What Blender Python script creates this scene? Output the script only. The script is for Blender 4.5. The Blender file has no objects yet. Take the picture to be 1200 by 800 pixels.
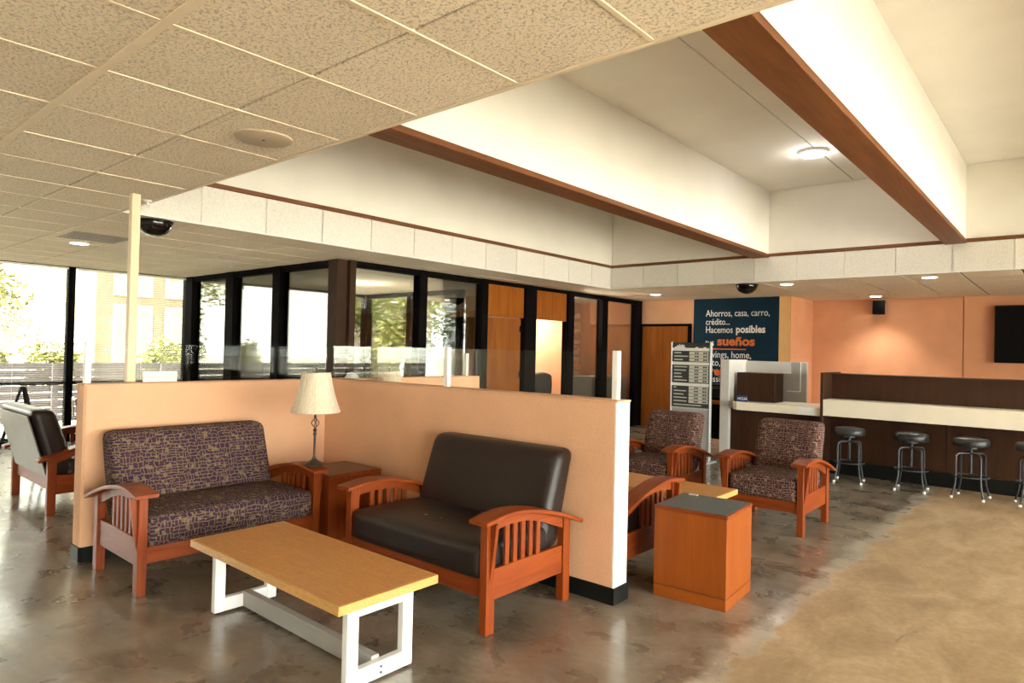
import bpy, bmesh, math, random
from mathutils import Vector, Matrix
random.seed(7)
S = bpy.context.scene
C = S.collection
PI = math.pi

# ------------------------------------------------------------------ camera
cam_d = bpy.data.cameras.new('camera'); cam = bpy.data.objects.new('camera', cam_d); C.objects.link(cam)
cam_d.sensor_width = 36.0; cam_d.lens = 774.95 * 36.0 / 1200.0; cam_d.clip_end = 300
RT = Vector((0.75898584, 0.65069778, 0.02308444)); DN = Vector((0.00913212, 0.02481217, -0.99965042)); FW = Vector((-0.65104308, 0.75893133, 0.01288983))
mw = Matrix.Identity(4)
for i in range(3):
    mw[i][0] = RT[i]; mw[i][1] = -DN[i]; mw[i][2] = -FW[i]
mw[0][3], mw[1][3], mw[2][3] = 0, 0, 1.5
cam.matrix_world = mw
S.camera = cam

# ------------------------------------------------------------------ world, sun, exposure
w = bpy.data.worlds.new('overcast_sky'); S.world = w; w.use_nodes = True
bg = w.node_tree.nodes['Background']; bg.inputs[0].default_value = (1.0, 0.985, 0.95, 1); bg.inputs[1].default_value = 4.8
sd = bpy.data.lights.new('sun', 'SUN'); sd.energy = 13.0; sd.angle = math.radians(2); sd.color = (1.0, 0.95, 0.86)
so = bpy.data.objects.new('sun', sd); C.objects.link(so); so.rotation_euler = (math.radians(42), 0, 0)   # shines towards +y
S.view_settings.view_transform = 'Standard'; S.view_settings.look = 'None'
S.view_settings.exposure = 2.3; S.view_settings.gamma = 1.0; S.view_settings.use_curve_mapping = False

def portal(name, loc, rot, sx, sy):
    l = bpy.data.lights.new(name, 'AREA'); l.shape = 'RECTANGLE'; l.size = sx; l.size_y = sy
    l.cycles.is_portal = True
    o = bpy.data.objects.new(name, l); C.objects.link(o); o.location = loc; o.rotation_euler = rot

XL, XR, YB, YF = -11.35, 5.0, 13.45, -3.5      # exterior window wall, right window wall, far wall, wall behind the camera
ZC, ZB, ZT = 2.58, 2.97, 3.88                  # low ceiling, beam underside, coffer top
OX0, OX1, OY0, OY1 = -6.08, 4.8, 2.03, 9.66    # raised opening
portal('window_portal_right', (XR + .1, 3.8, 1.35), (0, PI/2, 0), 2.5, 14)
portal('window_portal_left', (XL - .1, 2.5, 1.3), (0, -PI/2, 0), 2.5, 12)

# ------------------------------------------------------------------ materials
MATS = {}
def newmat(name):
    m = bpy.data.materials.new(name); m.use_nodes = True
    nt = m.node_tree; b = nt.nodes['Principled BSDF']; MATS[name] = m
    return m, nt, b
def N(nt, t, **kw):
    n = nt.nodes.new(t)
    for k, v in kw.items(): setattr(n, k, v)
    return n
def ramp(nt, stops):
    r = nt.nodes.new('ShaderNodeValToRGB'); e = r.color_ramp.elements
    while len(e) < len(stops): e.new(0.5)
    for i, (p, c) in enumerate(stops):
        e[i].position = p; e[i].color = (*c, 1)
    return r
def coords(nt, kind='Object', scale=(1, 1, 1)):
    tc = N(nt, 'ShaderNodeTexCoord'); mp = N(nt, 'ShaderNodeMapping'); mp.inputs['Scale'].default_value = scale
    nt.links.new(tc.outputs[kind], mp.inputs[0]); return mp.outputs[0]
def noise(nt, vec, scale, detail=3, rough=.5, dist=0):
    n = N(nt, 'ShaderNodeTexNoise'); n.inputs['Scale'].default_value = scale; n.inputs['Detail'].default_value = detail
    n.inputs['Roughness'].default_value = rough; n.inputs['Distortion'].default_value = dist
    if vec is not None: nt.links.new(vec, n.inputs['Vector'])
    return n.outputs[0]
def bump(nt, b, h, strength=.3, dist=.01):
    bp = N(nt, 'ShaderNodeBump'); bp.inputs['Strength'].default_value = strength; bp.inputs['Distance'].default_value = dist
    nt.links.new(h, bp.inputs['Height']); nt.links.new(bp.outputs[0], b.inputs['Normal'])
def mix(nt, fac, a, c, mode='MIX'):
    m = N(nt, 'ShaderNodeMix', data_type='RGBA', blend_type=mode)
    for s, v in ((m.inputs[0], fac), (m.inputs[6], a), (m.inputs[7], c)):
        if isinstance(v, (int, float)): s.default_value = v
        elif isinstance(v, tuple): s.default_value = (*v, 1)
        else: nt.links.new(v, s)
    return m.outputs[2]
def plain(name, col, rough=.5, metal=0.0, var=.06, vscale=8, bmp=0, bscale=200, spec=.5):
    m, nt, b = newmat(name)
    v = coords(nt)
    n = noise(nt, v, vscale, 3)
    lo = tuple(c * (1 - var) for c in col); hi = tuple(min(1, c * (1 + var)) for c in col)
    r = ramp(nt, [(.3, lo), (.7, hi)]); nt.links.new(n, r.inputs[0]); nt.links.new(r.outputs[0], b.inputs['Base Color'])
    b.inputs['Roughness'].default_value = rough; b.inputs['Metallic'].default_value = metal
    b.inputs['Specular IOR Level'].default_value = spec
    if bmp: bump(nt, b, noise(nt, v, bscale, 2), bmp, .004)
    return m
def wood(name, dark, light, axis, rough=.38, scale=1.0, contrast=.25, spec=.28):
    m, nt, b = newmat(name)
    sc = [22 * scale] * 3; sc['xyz'.index(axis)] = 1.6 * scale
    v = coords(nt, 'Object', sc)
    n1 = noise(nt, v, 1.0, 5, .6, .6); n2 = noise(nt, v, 5.0, 3, .6)
    big = noise(nt, coords(nt), 3, 2)
    r = ramp(nt, [(.5 - contrast, dark), (.5 + contrast, light)]); nt.links.new(n1, r.inputs[0])
    c = mix(nt, .25, r.outputs[0], tuple(x * .6 for x in dark))
    mm = N(nt, 'ShaderNodeMath', operation='MULTIPLY'); mm.inputs[1].default_value = .45; nt.links.new(n2, mm.inputs[0])
    c = mix(nt, mm.outputs[0], r.outputs[0], tuple(x * .7 for x in dark))
    nt.links.new(c, b.inputs['Base Color']); b.inputs['Roughness'].default_value = rough; b.inputs['Specular IOR Level'].default_value = spec
    bump(nt, b, n2, .06, .003)
    return m
def emit(name, col, strength):
    m, nt, b = newmat(name)
    b.inputs['Base Color'].default_value = (*col, 1)
    b.inputs['Emission Color'].default_value = (*col, 1); b.inputs['Emission Strength'].default_value = strength
    return m
def glass(name, tint=(1, 1, 1), refl=1.0, ior=1.45):
    m = bpy.data.materials.new(name); m.use_nodes = True; nt = m.node_tree; nt.nodes.clear(); MATS[name] = m
    out = N(nt, 'ShaderNodeOutputMaterial'); tr = N(nt, 'ShaderNodeBsdfTransparent'); gl = N(nt, 'ShaderNodeBsdfGlossy')
    tr.inputs[0].default_value = (*tint, 1); gl.inputs['Roughness'].default_value = .02
    fr = N(nt, 'ShaderNodeFresnel'); fr.inputs[0].default_value = ior
    mu = N(nt, 'ShaderNodeMath', operation='MULTIPLY'); mu.inputs[1].default_value = refl; nt.links.new(fr.outputs[0], mu.inputs[0])
    mx = N(nt, 'ShaderNodeMixShader'); nt.links.new(mu.outputs[0], mx.inputs[0]); nt.links.new(tr.outputs[0], mx.inputs[1]); nt.links.new(gl.outputs[0], mx.inputs[2])
    nt.links.new(mx.outputs[0], out.inputs[0]); return m

for ax in 'xyz':
    wood('cherry_' + ax, (.155, .024, .004), (.36, .070, .008), ax, .4)
    wood('walnut_' + ax, (.030, .012, .006), (.075, .030, .014), ax, .4)
    wood('beam_' + ax, (.13, .042, .012), (.26, .095, .030), ax, .5)
    wood('oak_door_' + ax, (.24, .066, .009), (.42, .135, .018), ax, .55, .6, .25, .12)
    wood('veneer_' + ax, (.22, .045, .004), (.35, .085, .008), ax, .42, .7, .3)
plain('dark_veneer', (.11, .030, .010), .35)
plain('plaster', (.85, .81, .73), .85, var=.03, vscale=2)
plain('paint_white', (.82, .80, .76), .5, var=.02)
plain('white_metal', (.85, .85, .84), .35, var=.02)
plain('black_frame', (.006, .005, .005), .75, var=.1, spec=.02)
plain('brown_column', (.045, .024, .015), .7, var=.1, spec=.1)
plain('rubber_base', (.008, .009, .008), .5, var=.1, spec=.15)
plain('vinyl', (.020, .012, .010), .40, var=.15, vscale=3, bmp=.15, bscale=350, spec=.35)
plain('vinyl_backing', (.15, .115, .075), .4, var=.1, vscale=5)
plain('stool_vinyl', (.020, .021, .023), .42, var=.1)
plain('stool_steel', (.05, .055, .06), .45, metal=.4)
plain('foot_white', (.8, .8, .78), .5)
plain('chrome', (.75, .75, .75), .18, metal=1.0)
plain('brass_pewter', (.16, .13, .10), .32, metal=.8)
plain('plastic_black', (.006, .006, .006), .4, spec=.2)
plain('dome_black', (.004, .004, .004), .08)
plain('screen_black', (.003, .003, .0035), .35, spec=.1)
plain('worktop', (.86, .78, .64), .35, var=.02)
plain('worktop_edge', (.62, .46, .28), .4, var=.05)
plain('laminate_grey', (.075, .095, .095), .35, var=.25, vscale=60)
plain('panel_grey', (.40, .39, .37), .5, var=.03)
plain('panel_light', (.66, .64, .60), .45, var=.03)
plain('silver', (.5, .52, .53), .35, metal=.3)
plain('board_dark', (.035, .035, .037), .5)
plain('print_white', (.82, .81, .78), .6, var=.02)
plain('print_cream', (.60, .59, .52), .6, var=.05)
plain('print_orange', (.72, .16, .022), .6, var=.02)
plain('poster_blue', (.010, .032, .056), .7, var=.12, vscale=3, spec=.08)
plain('sign_pale', (.42, .58, .68), .5)
plain('sign_blue', (.015, .05, .18), .4)
plain('disc_beige', (.48, .38, .26), .55, var=.08)
plain('vent_grey', (.30, .24, .19), .6)
plain('pole_cream', (.74, .60, .40), .6, var=.03)
plain('ground_concrete', (.50, .47, .42), .9, var=.1, vscale=.6)
plain('grass', (.22, .26, .06), .95, var=.3, vscale=2)
plain('stucco', (.19, .155, .10), .9, var=.06, vscale=1)
plain('stucco_trim', (.48, .46, .42), .8)
plain('fence_grey', (.085, .073, .078), .8, var=.2, vscale=5)
plain('bark', (.13, .085, .05), .9, var=.2, vscale=12)
plain('slat_white', (.75, .73, .66), .5)
plain('cabinet_white', (.70, .71, .69), .5)
plain('cloth_white', (.85, .85, .85), .8)
plain('seam_dark', (.05, .04, .03), .9)
plain('roofing', (.2, .19, .18), .9)
emit('downlight', (1.0, .97, .90), 8.0)
emit('led_white', (.95, .97, 1.0), 7.0)
glass('window_glass', (.96, .98, .95), .9)
glass('tinted_glass', (.66, .67, .63), .9)
glass('film_glass', (.34, .345, .32), .9)
glass('acrylic', (.96, .97, .95), .16)
def leafmat(name, col):
    m = plain(name, col, .6, var=.35, vscale=3); return m
leafmat('leaf_yellow', (.24, .24, .06)); leafmat('leaf_green', (.13, .16, .04))

# wallcovering: woven-looking orange paint
def wallpaint(name, col, rough=.8):
    m, nt, b = newmat(name)
    v = coords(nt); n = noise(nt, v, 3, 3); f = noise(nt, v, 160, 2, .7)
    lo = tuple(c * .94 for c in col); hi = tuple(min(1, c * 1.05) for c in col)
    r = ramp(nt, [(.3, lo), (.7, hi)]); nt.links.new(n, r.inputs[0])
    r2 = ramp(nt, [(.35, (.86, .84, .82)), (.65, (1, 1, 1))]); nt.links.new(f, r2.inputs[0])
    nt.links.new(mix(nt, 1.0, r.outputs[0], r2.outputs[0], 'MULTIPLY'), b.inputs['Base Color'])
    b.inputs['Roughness'].default_value = rough; bump(nt, b, f, .25, .003); return m
wallpaint('paint_peach', (.80, .455, .27))
wallpaint('paint_orange', (.77, .37, .195))
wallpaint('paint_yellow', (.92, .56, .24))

# fissured acoustic tile
def tilemat(name, col, dark, strength):
    m, nt, b = newmat(name)
    v = coords(nt, 'Object'); n = noise(nt, v, 80, 3, .6, .7)
    r = ramp(nt, [(.38, tuple(c * dark for c in col)), (.52, col)]); nt.links.new(n, r.inputs[0])
    inf = N(nt, 'ShaderNodeObjectInfo'); rr = ramp(nt, [(0, (.93, .925, .92)), (1, (1, 1, 1))]); nt.links.new(inf.outputs['Random'], rr.inputs[0])
    nt.links.new(mix(nt, 1.0, r.outputs[0], rr.outputs[0], 'MULTIPLY'), b.inputs['Base Color'])
    b.inputs['Roughness'].default_value = .9
    rb = ramp(nt, [(.34, (0, 0, 0)), (.52, (1, 1, 1))]); nt.links.new(n, rb.inputs[0])
    bump(nt, b, rb.outputs[0], strength, .006); return m
tilemat('acoustic_tile', (.90, .77, .58), .60, .6)
tilemat('fascia_tile', (.84, .80, .73), .85, .35)
plain('grid_bar', (.78, .65, .47), .6, var=.03)

# table laminate
def laminate(name, col):
    m, nt, b = newmat(name)
    v = coords(nt, 'Object', (3, 30, 30)); n = noise(nt, v, 4, 4, .6); f = noise(nt, coords(nt), 120, 2)
    r = ramp(nt, [(.3, tuple(c * .85 for c in col)), (.7, tuple(min(1, c * 1.1) for c in col))]); nt.links.new(n, r.inputs[0])
    r2 = ramp(nt, [(.35, (.85, .82, .78)), (.6, (1, 1, 1))]); nt.links.new(f, r2.inputs[0])
    nt.links.new(mix(nt, 1, r.outputs[0], r2.outputs[0], 'MULTIPLY'), b.inputs['Base Color']); b.inputs['Roughness'].default_value = .35
    return m
laminate('maple_top', (.60, .27, .065)); laminate('maple_edge', (.66, .36, .11))

# upholstery: dashes of dark purple on olive taupe
def fabric(name, d1, d2, bgc, sc):
    m, nt, b = newmat(name)
    tc = N(nt, 'ShaderNodeTexCoord'); mp = N(nt, 'ShaderNodeMapping'); mp.inputs['Scale'].default_value = (sc, sc, sc)
    nt.links.new(tc.outputs['UV'], mp.inputs[0])
    nz = N(nt, 'ShaderNodeTexNoise'); nz.inputs['Scale'].default_value = 2.2; nz.inputs['Detail'].default_value = 1
    nt.links.new(mp.outputs[0], nz.inputs['Vector'])
    sub = N(nt, 'ShaderNodeVectorMath', operation='SUBTRACT'); sub.inputs[1].default_value = (.5, .5, .5); nt.links.new(nz.outputs['Color'], sub.inputs[0])
    scv = N(nt, 'ShaderNodeVectorMath', operation='SCALE'); scv.inputs['Scale'].default_value = .22; nt.links.new(sub.outputs[0], scv.inputs[0])
    add = N(nt, 'ShaderNodeVectorMath', operation='ADD'); nt.links.new(mp.outputs[0], add.inputs[0]); nt.links.new(scv.outputs[0], add.inputs[1])
    def dashes(bw, rh, off):
        br = N(nt, 'ShaderNodeTexBrick'); br.offset = off; br.squash = .6; br.squash_frequency = 2
        br.inputs['Scale'].default_value = 1.0; br.inputs['Brick Width'].default_value = bw; br.inputs['Row Height'].default_value = rh
        br.inputs['Mortar Size'].default_value = .034; br.inputs['Mortar Smooth'].default_value = .35; br.inputs['Bias'].default_value = -.1
        br.inputs['Color1'].default_value = (*d1, 1); br.inputs['Color2'].default_value = (*d2, 1); br.inputs['Mortar'].default_value = (*bgc, 1)
        nt.links.new(add.outputs[0], br.inputs['Vector']); return br.outputs[0]
    def patch(scale, t):
        vo = N(nt, 'ShaderNodeTexVoronoi'); vo.distance = 'CHEBYCHEV'; vo.inputs['Scale'].default_value = scale; nt.links.new(mp.outputs[0], vo.inputs['Vector'])
        g = N(nt, 'ShaderNodeSeparateColor'); nt.links.new(vo.outputs['Color'], g.inputs[0])
        th = N(nt, 'ShaderNodeMath', operation='GREATER_THAN'); th.inputs[1].default_value = t; nt.links.new(g.outputs[0], th.inputs[0])
        return th.outputs[0]
    c = mix(nt, patch(1.3, .55), dashes(.66, .27, .5), dashes(.40, .46, .37))
    c = mix(nt, patch(1.1, .8), c, dashes(.9, .2, .3))
    mf = N(nt, 'ShaderNodeMath', operation='MULTIPLY'); mf.inputs[1].default_value = .75; nt.links.new(patch(3.6, .88), mf.inputs[0])
    c = mix(nt, mf.outputs[0], c, tuple(x * 1.15 for x in bgc))
    fine = noise(nt, mp.outputs[0], 22, 2); fr = ramp(nt, [(.3, (.7, .7, .7)), (.7, (1, 1, 1))]); nt.links.new(fine, fr.inputs[0])
    nt.links.new(mix(nt, 1, c, fr.outputs[0], 'MULTIPLY'), b.inputs['Base Color'])
    b.inputs['Roughness'].default_value = .9; b.inputs['Specular IOR Level'].default_value = .2
    bump(nt, b, fine, .3, .003); return m
fabric('fabric_purple', (.044, .020, .046), (.070, .030, .040), (.21, .145, .085), 12.0)
fabric('fabric_brown', (.046, .019, .022), (.072, .030, .028), (.26, .16, .115), 13.5)

# lamp shade
def shade():
    m, nt, b = newmat('shade_cloth')
    v = coords(nt, 'Object', (60, 60, 2)); n = noise(nt, v, 2, 3); r = ramp(nt, [(.3, (.62, .52, .38)), (.7, (.76, .67, .51))])
    nt.links.new(n, r.inputs[0]); nt.links.new(r.outputs[0], b.inputs['Base Color']); b.inputs['Roughness'].default_value = .6
    b.inputs['Sheen Weight'].default_value = .2
shade()

# worn concrete floor; a bare tan strip beyond a ragged edge at x = -1.25
def floormat():
    m, nt, b = newmat('worn_concrete')
    v = coords(nt)
    big = noise(nt, v, .9, 5, .6, .4); mid = noise(nt, v, 3.4, 5, .55, .3); fine = noise(nt, v, 26, 4, .6)
    r = ramp(nt, [(.25, (.135, .106, .075)), (.50, (.205, .168, .122)), (.75, (.32, .275, .215))]); nt.links.new(mid, r.inputs[0])
    rb = ramp(nt, [(.34, (.74, .71, .67)), (.64, (1.15, 1.13, 1.10))]); nt.links.new(big, rb.inputs[0])
    c1 = mix(nt, 1, r.outputs[0], rb.outputs[0], 'MULTIPLY')
    st = noise(nt, coords(nt, 'Object', (1, 1.7, 1)), 2.1, 7, .68, .7)
    sr = ramp(nt, [(.46, (0, 0, 0)), (.86, (1, 1, 1))]); nt.links.new(st, sr.inputs[0])
    sm = N(nt, 'ShaderNodeMath', operation='MULTIPLY'); sm.inputs[1].default_value = .9; nt.links.new(sr.outputs[0], sm.inputs[0])
    c1 = mix(nt, sm.outputs[0], c1, (.46, .41, .33))
    sk = noise(nt, coords(nt, 'Object', (.8, 2.6, 1)), 4.5, 8, .72, .5)
    skr = ramp(nt, [(.54, (0, 0, 0)), (.74, (1, 1, 1))]); nt.links.new(sk, skr.inputs[0])
    skm = N(nt, 'ShaderNodeMath', operation='MULTIPLY'); skm.inputs[1].default_value = .5; nt.links.new(skr.outputs[0], skm.inputs[0])
    c1 = mix(nt, skm.outputs[0], c1, (.50, .46, .39))
    # tan side
    tn = noise(nt, coords(nt, 'Object', (1.6, .8, 1)), 2.2, 6, .65, .6)
    r2 = ramp(nt, [(.28, (.31, .205, .105)), (.52, (.44, .31, .175)), (.75, (.56, .42, .27))]); nt.links.new(tn, r2.inputs[0])
    fr = ramp(nt, [(.3, (.82, .80, .78)), (.65, (1, 1, 1))]); nt.links.new(fine, fr.inputs[0])
    c2 = mix(nt, 1, r2.outputs[0], fr.outputs[0], 'MULTIPLY')
    c1 = mix(nt, 1, c1, fr.outputs[0], 'MULTIPLY')
    chip = noise(nt, coords(nt, 'Object', (3.2, 1.2, 1)), 2.6, 5, .62, .8)
    chr_ = ramp(nt, [(.655, (0, 0, 0)), (.70, (1, 1, 1))]); nt.links.new(chip, chr_.inputs[0])
    chm = N(nt, 'ShaderNodeMath', operation='MULTIPLY'); chm.inputs[1].default_value = .6; nt.links.new(chr_.outputs[0], chm.inputs[0])
    c2 = mix(nt, chm.outputs[0], c2, (.16, .13, .095))
    # ragged border
    sx = N(nt, 'ShaderNodeSeparateXYZ'); nt.links.new(v, sx.inputs[0])
    rag = noise(nt, v, 2.3, 7, .68, .3)
    a = N(nt, 'ShaderNodeMath', operation='MULTIPLY_ADD'); a.inputs[1].default_value = .42; a.inputs[2].default_value = -.21; nt.links.new(rag, a.inputs[0])
    d = N(nt, 'ShaderNodeMath', operation='ADD'); nt.links.new(sx.outputs[0], d.inputs[0]); nt.links.new(a.outputs[0], d.inputs[1])
    mr = N(nt, 'ShaderNodeMapRange'); mr.inputs['From Min'].default_value = -1.27; mr.inputs['From Max'].default_value = -1.245; nt.links.new(d.outputs[0], mr.inputs[0])
    col = mix(nt, mr.outputs[0], c1, c2)
    ed = N(nt, 'ShaderNodeMath', operation='ADD'); ed.inputs[1].default_value = 1.30; nt.links.new(d.outputs[0], ed.inputs[0])
    ab = N(nt, 'ShaderNodeMath', operation='ABSOLUTE'); nt.links.new(ed.outputs[0], ab.inputs[0])
    er = ramp(nt, [(.02, (1, 1, 1)), (.085, (0, 0, 0))]); nt.links.new(ab.outputs[0], er.inputs[0])
    em = N(nt, 'ShaderNodeMath', operation='MULTIPLY'); nt.links.new(er.outputs[0], em.inputs[0]); nt.links.new(noise(nt, v, 5, 4), em.inputs[1])
    col = mix(nt, em.outputs[0], col, (.62, .56, .46))
    nt.links.new(col, b.inputs['Base Color'])
    rr = ramp(nt, [(.3, (.20, .20, .20)), (.7, (.42, .42, .42))]); nt.links.new(mid, rr.inputs[0])
    rm = mix(nt, mr.outputs[0], rr.outputs[0], (.55, .55, .55)); nt.links.new(rm, b.inputs['Roughness'])
    cw = N(nt, 'ShaderNodeMapRange'); cw.inputs['To Min'].default_value = .55; cw.inputs['To Max'].default_value = .0; nt.links.new(mr.outputs[0], cw.inputs[0])
    nt.links.new(cw.outputs[0], b.inputs['Coat Weight']); b.inputs['Coat Roughness'].default_value = .14
    bump(nt, b, mid, .03, .01)
floormat()
M = MATS

# ------------------------------------------------------------------ mesh helpers
class MB:
    """collects shapes in one bmesh"""
    def __init__(self): self.v = []; self.f = []
    def _take(self, bm, mtx=None):
        o = len(self.v); bm.verts.index_update()
        for v in bm.verts: self.v.append((mtx @ v.co) if mtx else v.co.copy())
        for f in bm.faces: self.f.append([o + x.index for x in f.verts])
        bm.free(); return self
    def box(self, x0, x1, y0, y1, z0, z1, bev=0, seg=1, mtx=None):
        bm = bmesh.new()
        bmesh.ops.create_cube(bm, size=1, matrix=Matrix.Translation(((x0+x1)/2, (y0+y1)/2, (z0+z1)/2)) @ Matrix.Diagonal((abs(x1-x0), abs(y1-y0), abs(z1-z0), 1)))
        if bev: bmesh.ops.bevel(bm, geom=bm.edges[:] , offset=bev, segments=seg, profile=.5, affect='EDGES')
        return self._take(bm, mtx)
    def prism(self, pts, axis, a, b, bev=0, seg=1, mtx=None):
        """polygon pts extruded along axis from a to b; pts are (y,z) for x, (x,z) for y, (x,y) for z"""
        bm = bmesh.new()
        def P(p, t):
            return {'x': (t, p[0], p[1]), 'y': (p[0], t, p[1]), 'z': (p[0], p[1], t)}[axis]
        va = [bm.verts.new(P(p, a)) for p in pts]; vb = [bm.verts.new(P(p, b)) for p in pts]
        n = len(pts); bm.faces.new(va); bm.faces.new(vb[::-1])
        for i in range(n): bm.faces.new((va[i], vb[i], vb[(i+1) % n], va[(i+1) % n]))
        bmesh.ops.recalc_face_normals(bm, faces=bm.faces[:])
        if bev: bmesh.ops.bevel(bm, geom=bm.edges[:], offset=bev, segments=seg, profile=.5, affect='EDGES', clamp_overlap=True)
        return self._take(bm, mtx)
    def lathe(self, prof, seg=24, c=(0, 0, 0), mtx=None):
        bm = bmesh.new(); rings = []
        for r, z in prof:
            if r < 1e-6: rings.append([bm.verts.new((c[0], c[1], c[2] + z))])
            else: rings.append([bm.verts.new((c[0] + r*math.cos(2*PI*i/seg), c[1] + r*math.sin(2*PI*i/seg), c[2] + z)) for i in range(seg)])
        for a, b in zip(rings, rings[1:]):
            for i in range(seg):
                j = (i+1) % seg
                if len(a) == 1 and len(b) == 1: continue
                if len(a) == 1: bm.faces.new((a[0], b[i], b[j]))
                elif len(b) == 1: bm.faces.new((a[i], a[j], b[0]))
                else: bm.faces.new((a[i], a[j], b[j], b[i]))
        bmesh.ops.recalc_face_normals(bm, faces=bm.faces[:])
        return self._take(bm, mtx)
    def tube(self, path, r, seg=8, closed=False, mtx=None):
        bm = bmesh.new(); P = [Vector(p) for p in path]; n = len(P); rings = []
        up = None
        for i in range(n):
            if closed: t = P[(i+1) % n] - P[i-1]
            else: t = P[min(i+1, n-1)] - P[max(i-1, 0)]
            t.normalize()
            if up is None:
                up = Vector((0, 0, 1)) if abs(t.z) < .9 else Vector((1, 0, 0))
            s = t.cross(up); s.normalize(); up = s.cross(t)
            rr = r[i] if isinstance(r, (list, tuple)) else r
            rings.append([bm.verts.new(P[i] + rr*(math.cos(2*PI*k/seg)*s + math.sin(2*PI*k/seg)*up)) for k in range(seg)])
        m = n if closed else n-1
        for i in range(m):
            a, b = rings[i], rings[(i+1) % n]
            for k in range(seg): bm.faces.new((a[k], a[(k+1) % seg], b[(k+1) % seg], b[k]))
        if not closed: bm.faces.new(rings[0][::-1]); bm.faces.new(rings[-1])
        bmesh.ops.recalc_face_normals(bm, faces=bm.faces[:])
        return self._take(bm, mtx)
    def cushion(self, cx, cy, cz, hx, hy, hz, r, crown=0, warp=None, front=0):
        """soft rounded block, half sizes h, corner radius r, crowned on top (z) or front (-y)"""
        def samples(h):
            k = [math.sin(PI/2*i/3) * r for i in range(4)]
            s = [-h + r - x for x in k][::-1]
            mid = [(-h + r) + (2*h - 2*r)*i/8 for i in range(1, 8)]
            return s + mid + [h - r + x for x in k]
        ax, ay, az = samples(hx), samples(hy), samples(hz)
        bm = bmesh.new(); cache = {}
        def V(x, y, z):
            key = (round(x, 5), round(y, 5), round(z, 5))
            if key in cache: return cache[key]
            q = Vector((max(-hx+r, min(hx-r, x)), max(-hy+r, min(hy-r, y)), max(-hz+r, min(hz-r, z))))
            d = Vector((x, y, z)) - q
            if d.length > 1e-7: p = q + d.normalized() * r
            else: p = Vector((x, y, z))
            u, vv, ww = p.x/hx, p.y/hy, p.z/hz
            if p.z > 0: p.z += crown*(1-u**4)*(1-vv*vv)
            if p.y < 0: p.y -= front*(1-u**4)*(1-ww*ww)
            if warp: p = warp(p)
            cache[key] = bm.verts.new((p.x+cx, p.y+cy, p.z+cz)); return cache[key]
        def grid(A, B, f):
            for i in range(len(A)-1):
                for j in range(len(B)-1):
                    try: bm.faces.new((f(A[i], B[j]), f(A[i+1], B[j]), f(A[i+1], B[j+1]), f(A[i], B[j+1])))
                    except ValueError: pass
        for s in (-1, 1):
            grid(ax, ay, lambda a, b: V(a, b, s*hz)); grid(ax, az, lambda a, b: V(a, s*hy, b)); grid(ay, az, lambda a, b: V(s*hx, a, b))
        bmesh.ops.recalc_face_normals(bm, faces=bm.faces[:])
        return self._take(bm)
    def mesh(self, name, mat, smooth=True):
        me = bpy.data.meshes.new(name); me.from_pydata(self.v, [], self.f); me.update()
        uv = me.uv_layers.new(name='UVMap'); d = uv.data
        for p in me.polygons:
            n = p.normal; a = max(range(3), key=lambda i: abs(n[i]))
            for li in p.loop_indices:
                co = me.vertices[me.loops[li].vertex_index].co
                d[li].uv = ((co.y, co.z), (co.x, co.z), (co.x, co.y))[a]
        if smooth:
            me.polygons.foreach_set('use_smooth', [True]*len(me.polygons)); me.set_sharp_from_angle(angle=math.radians(38))
        me.materials.append(M[mat] if isinstance(mat, str) else mat)
        return me
    def build(self, name, mat, parent=None, loc=None, rz=0, smooth=True):
        o = bpy.data.objects.new(name, self.mesh(name, mat, smooth)); C.objects.link(o)
        if parent is not None: o.parent = parent
        if loc is not None: o.location = loc
        if rz: o.rotation_euler = (0, 0, rz)
        return o
def inst(name, me, parent=None, loc=(0, 0, 0), rz=0):
    o = bpy.data.objects.new(name, me); C.objects.link(o); o.parent = parent; o.location = loc; o.rotation_euler = (0, 0, rz); return o
def thing(name, label, cat, loc=(0, 0, 0), rz=0, group=None):
    o = bpy.data.objects.new(name, None); C.objects.link(o); o.empty_display_size = .1
    o.location = loc; o.rotation_euler = (0, 0, rz); o['label'] = label; o['category'] = cat
    if group: o['group'] = group
    return o
def tag(o, label, cat, group=None):
    o['label'] = label; o['category'] = cat
    if group: o['group'] = group
    return o
def struct(o, label=None):
    o['kind'] = 'structure'
    if label: o['label'] = label
    return o
def sroot(name, label=None, loc=(0, 0, 0)):
    o = bpy.data.objects.new(name, None); C.objects.link(o); o.location = loc; return struct(o, label)
def dup(root, loc, rz, label=None):
    r = root.copy(); C.objects.link(r); r.location = loc; r.rotation_euler = (0, 0, rz)
    if label: r['label'] = label
    for ch in list(root.children):
        c = ch.copy(); C.objects.link(c); c.parent = r
        for g in list(ch.children):
            d = g.copy(); C.objects.link(d); d.parent = c
    return r
def text(body, size, mat, parent, loc, rot, bold=0, align='LEFT', name='lettering', sx=1.0):
    cu = bpy.data.curves.new(name, 'FONT'); cu.body = body; cu.size = size; cu.extrude = .0015; cu.offset = bold; cu.align_x = align
    cu.resolution_u = 3
    t = bpy.data.objects.new(name + '_tmp', cu); C.objects.link(t)
    me = bpy.data.meshes.new_from_object(t.evaluated_get(bpy.context.evaluated_depsgraph_get()))
    bpy.data.objects.remove(t)
    me.materials.clear(); me.materials.append(M[mat])
    o = bpy.data.objects.new(name, me); C.objects.link(o); o.parent = parent; o.location = loc; o.rotation_euler = rot; o.scale = (sx, 1, 1)
    return o

# ================================================================== THE SETTING
struct(MB().box(XL-.1, XR+.1, YF-.1, YB+.1, -.2, 0).build('floor', 'worn_concrete'), 'worn brown concrete floor with a bare tan strip on the right')

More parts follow.
